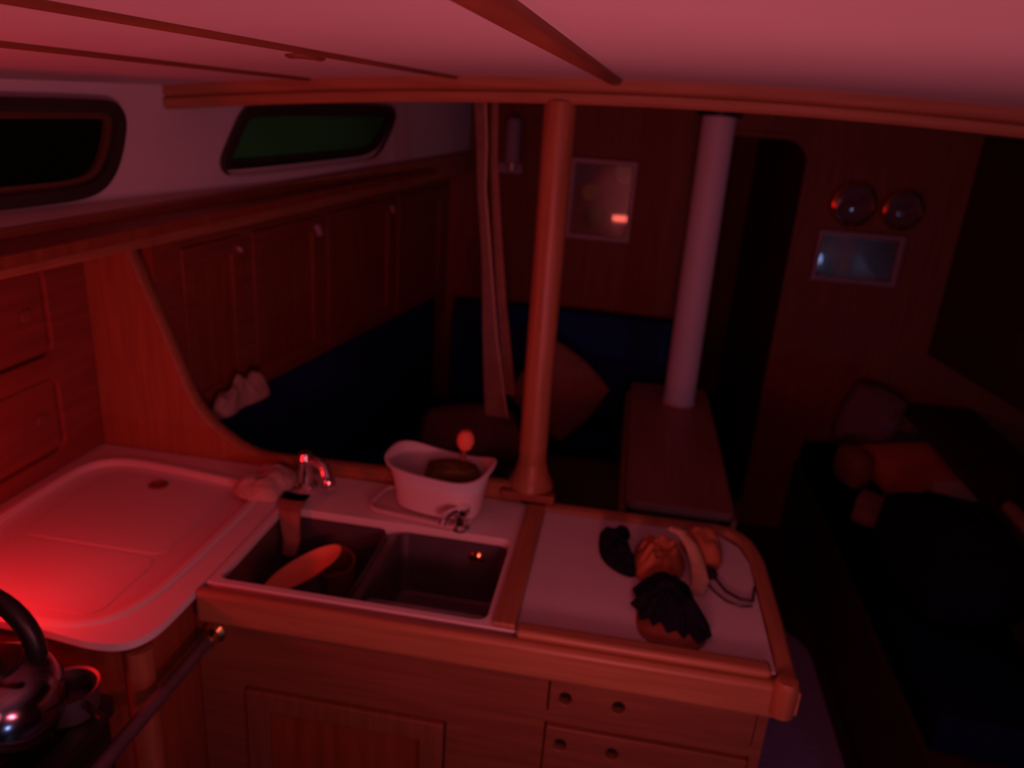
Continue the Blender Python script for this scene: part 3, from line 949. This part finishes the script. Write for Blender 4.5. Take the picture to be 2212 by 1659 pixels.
cl = thing('ceiling_light', (-0.372, 0.93, 1.77), 'small unlit oval ceiling fitting between the two thin battens', 'light')
obj('rim', lathe([(0.017, 0.0), (0.022, 0.002), (0.022, 0.008), (0.0, 0.008)], (-0.425, 0.985, 1.786), 28, sx=1.0, sy=1.6), M['batten'], cl)
obj('lens', lathe([(0.0, -0.002), (0.012, -0.001), (0.017, 0.001), (0.017, 0.004), (0.0, 0.004)], (-0.425, 0.985, 1.786), 28, sx=1.0, sy=1.6), M['mauve'], cl)

# ------------------------------------------------------------------ things on the sink deck
# white oval tub with wavy rim
tub = thing('dish_tub', (-0.34, 1.435, 0.925), 'white oval plastic tub with wavy rim and a sponge in it behind the sinks', 'tub')
bm = bmesh.new()
n = 48


def tubring(sx_, sy_, z, wave=0.0, dx=0.0):
    r = []
    for k in range(n):
        a = 2 * math.pi * k / n
        ca, sa = math.cos(a), math.sin(a)
        p = 2.0 / 2.6
        x = math.copysign(abs(ca) ** p, ca) * sx_
        y = math.copysign(abs(sa) ** p, sa) * sy_
        zz = z + wave * (0.008 * math.cos(2 * a) + 0.005 * math.sin(3 * a + 0.5))
        q = Matrix.Rotation(math.radians(-8), 3, 'Z') @ Vector((x + dx, y, 0))
        r.append(bm.verts.new((-0.338 + q.x, 1.440 + q.y, zz)))
    return r


lv = [(0.086, 0.048, 0.929, 0), (0.092, 0.052, 0.932, 0), (0.100, 0.060, 0.985, 0.3), (0.108, 0.070, 1.018, 1), (0.118, 0.078, 1.029, 1), (0.119, 0.079, 1.034, 1), (0.112, 0.073, 1.034, 1),
      (0.102, 0.064, 1.018, 1), (0.095, 0.056, 0.985, 0.3), (0.086, 0.047, 0.938, 0)]
rs = [tubring(a, b, c, d) for a, b, c, d in lv]
for i in range(len(rs) - 1):
    for k in range(n):
        bm.faces.new((rs[i][k], rs[i][(k + 1) % n], rs[i + 1][(k + 1) % n], rs[i + 1][k]))
bm.faces.new(rs[0][::-1])
bm.faces.new(rs[-1])
obj('shell', bm, M['white'], tub)
tag(obj('sponge', cushion((-0.315, 1.448, 0.985), (0.115, 0.080, 0.085), Matrix.Rotation(0.1, 3, 'Z'), n=10, e=0.45, puff=0.1, wob=0.012, seed=2), M['olive']),
    'dark olive scrubbing sponge inside the white oval tub', 'sponge')
ty = thing('soap_tray', (-0.36, 1.42, 0.921), 'pale shallow tray under the white oval tub', 'tray')
tl = [(Matrix.Rotation(math.radians(-9), 2) @ Vector((a, b))) for a, b in rrect(-0.125, 0.095, -0.062, 0.052, 0.03)]
tl = [(p.x - 0.352, p.y + 1.433) for p in tl]
obj('plate', prism(inset_poly(tl, 0.006), 0.9206, 0.925), M['paper'], ty, bevel=0.001)
obj('rim', tube([(x, y, 0.926) for x, y in tl], 0.005, 8, None, True, 1.0, up=(0, 0, 1), closed=True), M['paper'], ty)

fa = thing('chrome_faucet', (-0.285, 1.385, 0.92), 'small chrome faucet in front of the white tub', 'faucet')
obj('base', lathe([(0.0, 0.921), (0.020, 0.921), (0.020, 0.926), (0.013, 0.932), (0.011, 0.952), (0.0, 0.952)], (-0.275, 1.372, 0), 24), M['chrome'], fa)
obj('spout', tube([(-0.275, 1.372, 0.948), (-0.283, 1.366, 0.962), (-0.292, 1.350, 0.966), (-0.300, 1.328, 0.962), (-0.302, 1.322, 0.952)], [0.009, 0.009, 0.0085, 0.008, 0.008], 14), M['chrome'], fa)
obj('knob', lathe([(0.0, 0.952), (0.013, 0.952), (0.016, 0.960), (0.014, 0.970), (0.0, 0.975)], (-0.272, 1.376, 0), 20), M['chrome'], fa)

# pump tap wrapped with rag at the back-left corner of the sinks
pf = thing('galley_pump', (-0.615, 1.44, 0.92), 'chrome galley pump tap beside the crumpled white rag', 'tap')
obj('body', lathe([(0.0, 0.921), (0.026, 0.921), (0.026, 0.928), (0.016, 0.936), (0.014, 0.985), (0.018, 0.992), (0.014, 1.004), (0.0, 1.008)], (-0.645, 1.452, 0), 24), M['chrome'], pf)
obj('spout', tube([(-0.645, 1.452, 0.985), (-0.62, 1.445, 0.992), (-0.598, 1.436, 0.984), (-0.588, 1.430, 0.962)], [0.012, 0.012, 0.012, 0.013], 14), M['chrome'], pf)
obj('handle', lathe([(0.0, 0.0), (0.014, 0.004), (0.017, 0.014), (0.012, 0.026), (0.0, 0.030)], (-0.583, 1.428, 0.935), 20), M['chrome'], pf)
ol = smooth_loop([(-0.80, 1.40), (-0.765, 1.36), (-0.715, 1.350), (-0.670, 1.362), (-0.664, 1.41), (-0.668, 1.44), (-0.668, 1.475), (-0.685, 1.512), (-0.75, 1.515), (-0.785, 1.49), (-0.765, 1.44)], 1)
tag(obj('cleaning_rag', blob(dense(ol, 0.010), 0.9213, 0.040, 5, 10, 0.55, 22, power=2.2), M['rag'], sub=1),
    'crumpled off-white rag heaped at the corner of icebox counter and sinks', 'rag')
tag(obj('hanging_dishcloth', ribbon([(-0.640, 1.395, 0.934), (-0.638, 1.362, 0.934), (-0.632, 1.338, 0.925), (-0.628, 1.330, 0.895), (-0.624, 1.326, 0.86), (-0.628, 1.322, 0.83)], [0.06, 0.055, 0.045, 0.04, 0.034, 0.03], 0.004), M['cushbrown']),
    'dull dishcloth hanging over the back edge into the left basin', 'cloth')
# brush standing in the tub
bt = thing('dish_brush', (-0.30, 1.475, 0.94), 'dish brush with red-brown knob standing in the white oval tub', 'brush')
obj('handle', tube([(-0.300, 1.472, 0.945), (-0.299, 1.478, 1.02), (-0.297, 1.484, 1.052)], [0.006, 0.006, 0.007], 12), M['brown'], bt)
obj('knob', lathe([(0.0, 1.046), (0.013, 1.050), (0.019, 1.064), (0.018, 1.078), (0.010, 1.090), (0.0, 1.092)], (-0.296, 1.486, 0.0), 24), M['redbox'], bt)

# in the sinks
dish = thing('oval_dish', (-0.555, 1.24, 0.80), 'bright orange oval dish leaning in the left basin', 'dish')
Rd = Matrix.Rotation(math.radians(38), 3, 'Z') @ Matrix.Rotation(math.radians(-22), 3, 'Y')
obj('bowl', lathe([(0.0, 0.0), (0.040, 0.001), (0.060, 0.008), (0.075, 0.014), (0.076, 0.017), (0.060, 0.012), (0.038, 0.005), (0.0, 0.004)], (-0.556, 1.240, 0.845), 40, sx=1.10, sy=0.52, rot=Rd), M['orangeglaze'], dish)
tag(obj('mug', lathe([(0.0, 0.0), (0.030, 0.0), (0.036, 0.010), (0.040, 0.070), (0.043, 0.078), (0.038, 0.076), (0.033, 0.012), (0.0, 0.008)], (-0.520, 1.318, 0.770), 32, rot=Matrix.Rotation(0.25, 3, 'X')), M['brown']),
    'dark red mug at the back of the left basin behind the orange dish', 'mug')
obj('overflow_cap', lathe([(0.0, 0.0), (0.014, 0.0), (0.016, 0.003), (0.010, 0.007), (0.0, 0.009)], (-0.232, 1.348, 0.872), 20, 'y'), M['brass'], sd)

# ------------------------------------------------------------------ things on the laminate worktop
Z0 = 0.9212
g1 = smooth_loop([(0.012, 1.445), (0.010, 1.37), (0.022, 1.32), (0.055, 1.285), (0.088, 1.275), (0.092, 1.31), (0.078, 1.36), (0.066, 1.40), (0.080, 1.445), (0.055, 1.465), (0.04, 1.445)], 1)
tag(obj('dark_glove', blob(dense(g1, 0.006), Z0, 0.035, 11, 9, 0.6, 36), M['navy2'], sub=1),
    'small black glove lying near the back rail of the laminate worktop', 'glove')
g2 = smooth_loop([(0.085, 1.395), (0.080, 1.33), (0.090, 1.275), (0.12, 1.265), (0.165, 1.285), (0.185, 1.33), (0.185, 1.38), (0.15, 1.40), (0.125, 1.385), (0.10, 1.42)], 1)
tag(obj('orange_cloth', blob(dense(g2, 0.006), Z0, 0.045, 21, 9, 0.7, 34), M['orange'], sub=1),
    'crumpled orange cloth between the black glove and the navy beanie', 'cloth')
g3 = smooth_loop([(0.190, 1.475), (0.172, 1.44), (0.190, 1.385), (0.215, 1.345), (0.245, 1.345), (0.262, 1.38), (0.262, 1.44), (0.235, 1.472)], 1)
tag(obj('leather_pouch', blob(dense(g3, 0.006), Z0, 0.050, 31, 9, 0.35, 20), M['orange'], sub=1),
    'rust-coloured pouch at the back right corner of the worktop', 'pouch')
tag(obj('webbing_strap', tube([(0.150, 1.405, 0.972), (0.172, 1.392, 0.972), (0.192, 1.360, 0.962), (0.203, 1.325, 0.948), (0.208, 1.285, 0.936), (0.200, 1.255, 0.930)], [0.008, 0.011, 0.013, 0.014, 0.016, 0.012], 10, None, True, 0.5, up=(0, 0, 1)), M['tan']),
    'tan webbing strap curling over the orange cloth on the worktop', 'strap')
# navy beanie with ragged hem
hem = [(a + random.Random(i).uniform(-0.004, 0.004), b + random.Random(i + 50).uniform(-0.005, 0.005)) for i, (a, b) in enumerate([(0.100, 1.275), (0.082, 1.235), (0.086, 1.205), (0.078, 1.185), (0.094, 1.165), (0.092, 1.145), (0.108, 1.150), (0.118, 1.132), (0.132, 1.142), (0.142, 1.118), (0.158, 1.130), (0.170, 1.108), (0.180, 1.122),
       (0.196, 1.102), (0.222, 1.128), (0.212, 1.160), (0.202, 1.200), (0.192, 1.245), (0.172, 1.272), (0.135, 1.285)])]
tag(obj('navy_beanie', blob(dense(hem, 0.005), Z0 + 0.006, 0.052, 41, 10, 0.45, 26, power=2.6), M['navy2'], sub=1),
    'dark navy knitted beanie with ragged hem in the middle of the worktop', 'beanie')
und = smooth_loop([(0.10, 1.24), (0.086, 1.17), (0.090, 1.115), (0.120, 1.088), (0.165, 1.086), (0.205, 1.100), (0.215, 1.14), (0.19, 1.22)], 2)
tag(obj('brown_patch', blob(dense(und, 0.008), Z0 - 0.0002, 0.010, 51, 5, 0.4, 20), M['brown'], sub=1),  # low brown patch laid under the beanie's front edge
    'flat brown patch showing under the front of the navy beanie', 'leather')
bm = tube([(0.232, 1.345, 0.927), (0.240, 1.315, 0.926), (0.256, 1.280, 0.925), (0.280, 1.262, 0.925), (0.303, 1.262, 0.925), (0.310, 1.30, 0.930)], 0.0026, 8)
cbl = tag(obj('black_cable', bm, M['rubber']), 'thin black cable looping on the right of the laminate worktop', 'cable')
obj('second_loop', tube([(0.222, 1.300, 0.925), (0.235, 1.275, 0.924), (0.254, 1.250, 0.924), (0.278, 1.240, 0.924), (0.300, 1.246, 0.924)], 0.0018, 8), M['rubber'], cbl)
tag(obj('small_tool', cushion((0.222, 1.322, 0.932), (0.038, 0.026, 0.018), Matrix.Rotation(0.4, 3, 'Z'), n=6, e=0.4, puff=0.2), M['rubber']),
    'small black plug end of the cable beside the rust pouch', 'plug')

# ------------------------------------------------------------------ stove, rail, kettle
sv = thing('galley_stove', (-0.93, 0.60, 0), 'dark gimballed galley stove below the icebox counter', 'stove')
obj('body', box(-0.985, -0.70, 0.25, 0.84, 0.30, 0.835), M['black'], sv, bevel=0.008)
obj('hob_tray', holed(rrect(-0.993, -0.690, 0.24, 0.85, 0.02), [rrect(-0.97, -0.715, 0.27, 0.82, 0.02)], 0.836, 0.856), M['black'], sv, bevel=0.003)
for (cx, cy) in ((-0.82, 0.72), (-0.85, 0.42)):
    g = obj('burner', lathe([(0.0, 0.837), (0.045, 0.837), (0.045, 0.845), (0.03, 0.852), (0.0, 0.852)], (cx, cy, 0), 24), M['steel'], sv)
    bm = bmesh.new()
    for a in range(4):
        c, s = math.cos(a * math.pi / 2 + 0.5), math.sin(a * math.pi / 2 + 0.5)
        tube([(cx + c * 0.02, cy + s * 0.02, 0.866), (cx + c * 0.09, cy + s * 0.09, 0.866), (cx + c * 0.095, cy + s * 0.095, 0.845)], 0.004, 8, bm)
    obj('pan_support', bm, M['black'], g)
obj('oven_door', box(-0.699, -0.690, 0.28, 0.81, 0.36, 0.76), M['black'], sv, bevel=0.006)
kt = thing('kettle', (-0.80, 0.72, 0.87), 'shiny rounded kettle with thick black arched handle at the lower left', 'kettle')
KX, KY, KZ = -0.800, 0.745, 0.871
obj('body', lathe([(0.0, 0.0), (0.070, 0.0), (0.083, 0.008), (0.090, 0.030), (0.087, 0.060), (0.074, 0.088), (0.050, 0.104), (0.0, 0.110)], (KX, KY, KZ), 48), M['kettle'], kt)
obj('lid', lathe([(0.0, 0.104), (0.042, 0.104), (0.040, 0.112), (0.012, 0.120), (0.0, 0.121)], (KX, KY, KZ), 32), M['black'], kt)
obj('knob', lathe([(0.0, 0.119), (0.010, 0.119), (0.013, 0.130), (0.008, 0.137), (0.0, 0.138)], (KX, KY, KZ), 20), M['rubber'], kt)
pth = []
for i in range(21):
    a = math.radians(-12 + 204 * i / 20)
    pth.append((KX + 0.080 * math.cos(a), KY, KZ + 0.145 + 0.082 * math.sin(a)))
obj('handle', tube(pth, [0.010] + [0.0135] * 19 + [0.010], 14), M['rubber'], kt)
obj('spout', tube([(KX + 0.02, KY - 0.07, KZ + 0.05), (KX + 0.03, KY - 0.105, KZ + 0.075), (KX + 0.035, KY - 0.125, KZ + 0.10)], [0.018, 0.014, 0.010], 14), M['kettle'], kt)
pan = thing('saucepan', (-0.75, 0.83, 0.87), 'small red-lit saucepan just right of the kettle', 'saucepan')
obj('body', lathe([(0.0, 0.0), (0.034, 0.0), (0.038, 0.006), (0.040, 0.045), (0.042, 0.048), (0.038, 0.046), (0.035, 0.008), (0.0, 0.006)], (-0.735, 0.805, 0.858), 32), M['basin'], pan)
obj('handle', tube([(-0.700, 0.79, 0.895), (-0.675, 0.775, 0.90), (-0.650, 0.762, 0.902)], [0.005, 0.006, 0.007], 10, None, True, 0.6), M['rubber'], pan)

rl = thing('stove_guard_rail', (-0.65, 0.9, 0.83), 'slanting grey metal guard rail in front of the stove', 'rail')
obj('bar', tube([(-0.650, 1.045, 0.826), (-0.653, 0.80, 0.826), (-0.653, 0.20, 0.826)], 0.012, 16), M['basin'], rl)
obj('end_bracket', lathe([(0.0, 0.0), (0.021, 0.0), (0.021, 0.006), (0.014, 0.012), (0.014, 0.03), (0.0, 0.03)], (-0.650, 1.060, 0.826), 24, 'y'), M['brass'], rl)

# ------------------------------------------------------------------ starboard side
ss = thing('side_shelf', (1.3, 2.0, 0.66), 'narrow wooden ledge along the starboard side at the right edge', 'shelf')
sb = thing('starboard_settee_base', (1.2, 2.2, 0), 'dark wooden base of the starboard settee', 'settee')
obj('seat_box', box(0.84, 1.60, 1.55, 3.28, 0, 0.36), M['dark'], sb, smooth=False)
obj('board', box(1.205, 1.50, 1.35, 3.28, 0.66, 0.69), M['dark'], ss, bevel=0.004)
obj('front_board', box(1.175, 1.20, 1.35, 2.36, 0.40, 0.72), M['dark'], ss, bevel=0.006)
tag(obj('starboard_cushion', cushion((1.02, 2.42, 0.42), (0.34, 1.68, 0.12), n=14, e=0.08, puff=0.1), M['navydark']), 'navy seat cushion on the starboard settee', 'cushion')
bm = cushion((0, 0, 0), (0.30, 0.34, 0.10), Matrix.Rotation(0.12, 3, 'Z') @ Matrix.Rotation(-0.12, 3, 'Y'), n=10, e=0.10, puff=0.15)
bmesh.ops.translate(bm, verts=bm.verts, vec=(1.16, 2.82, 0.57))
tag(obj('flat_cushion', bm, M['redbox']), 'orange-red flat cushion on the starboard settee, below the brass instruments', 'cushion')
tag(obj('mauve_pillow', cushion((1.06, 3.14, 0.64), (0.22, 0.12, 0.26), Matrix.Rotation(-0.25, 3, 'X') @ Matrix.Rotation(0.3, 3, 'Y'), n=10, e=0.4, puff=0.4), M['purple']),
    'dim mauve pillow leaning behind the orange-red cushion', 'pillow')
tag(obj('russet_pillow', cushion((0.93, 2.80, 0.57), (0.11, 0.14, 0.14), Matrix.Rotation(0.3, 3, 'Z'), n=10, e=0.6, puff=0.2), M['brown']),
    'small dark russet pouch left of the orange-red cushion', 'pouch')
tag(obj('folded_paper', cushion((0.955, 2.50, 0.54), (0.17, 0.15, 0.05), Matrix.Rotation(-0.5, 3, 'Z') @ Matrix.Rotation(0.25, 3, 'X'), n=8, e=0.15, puff=0.3, wob=0.012, seed=6), M['cushbrown']),
    'dull folded cloth in front of the orange-red cushion', 'cloth')
dbag = thing('duffel_bag', (1.03, 2.14, 0.48), 'large round black duffel bag on the starboard settee', 'bag')
obj('body', cushion((1.015, 2.12, 0.615), (0.29, 0.44, 0.25), Matrix.Rotation(0.1, 3, 'Z'), n=14, e=0.65, puff=0.1, wob=0.02, seed=9), M['navy2'], dbag)
obj('strap', tube([(0.93, 2.30, 0.66), (0.96, 2.22, 0.76), (1.02, 2.12, 0.79), (1.07, 2.02, 0.76), (1.10, 1.94, 0.66)], 0.012, 8, None, True, 0.5), M['navy2'], dbag)
tag(obj('rolled_chart', tube([(1.19, 2.22, 0.745), (1.19, 2.02, 0.745), (1.19, 1.86, 0.745)], [0.020, 0.022, 0.021], 16), M['cushbrown']), 'dull rolled paper on the wooden ledge at the right edge', 'paper roll')
tag(obj('floor_rug', prism(rrect(0.36, 0.80, 0.3, 2.52, (0.16, 0.05, 0.05, 0.05), 10), 0.001, 0.014), M['rug'], bevel=0.004),
    'grey-blue runner rug with rounded end on the floor right of the sink cabinet', 'rug')
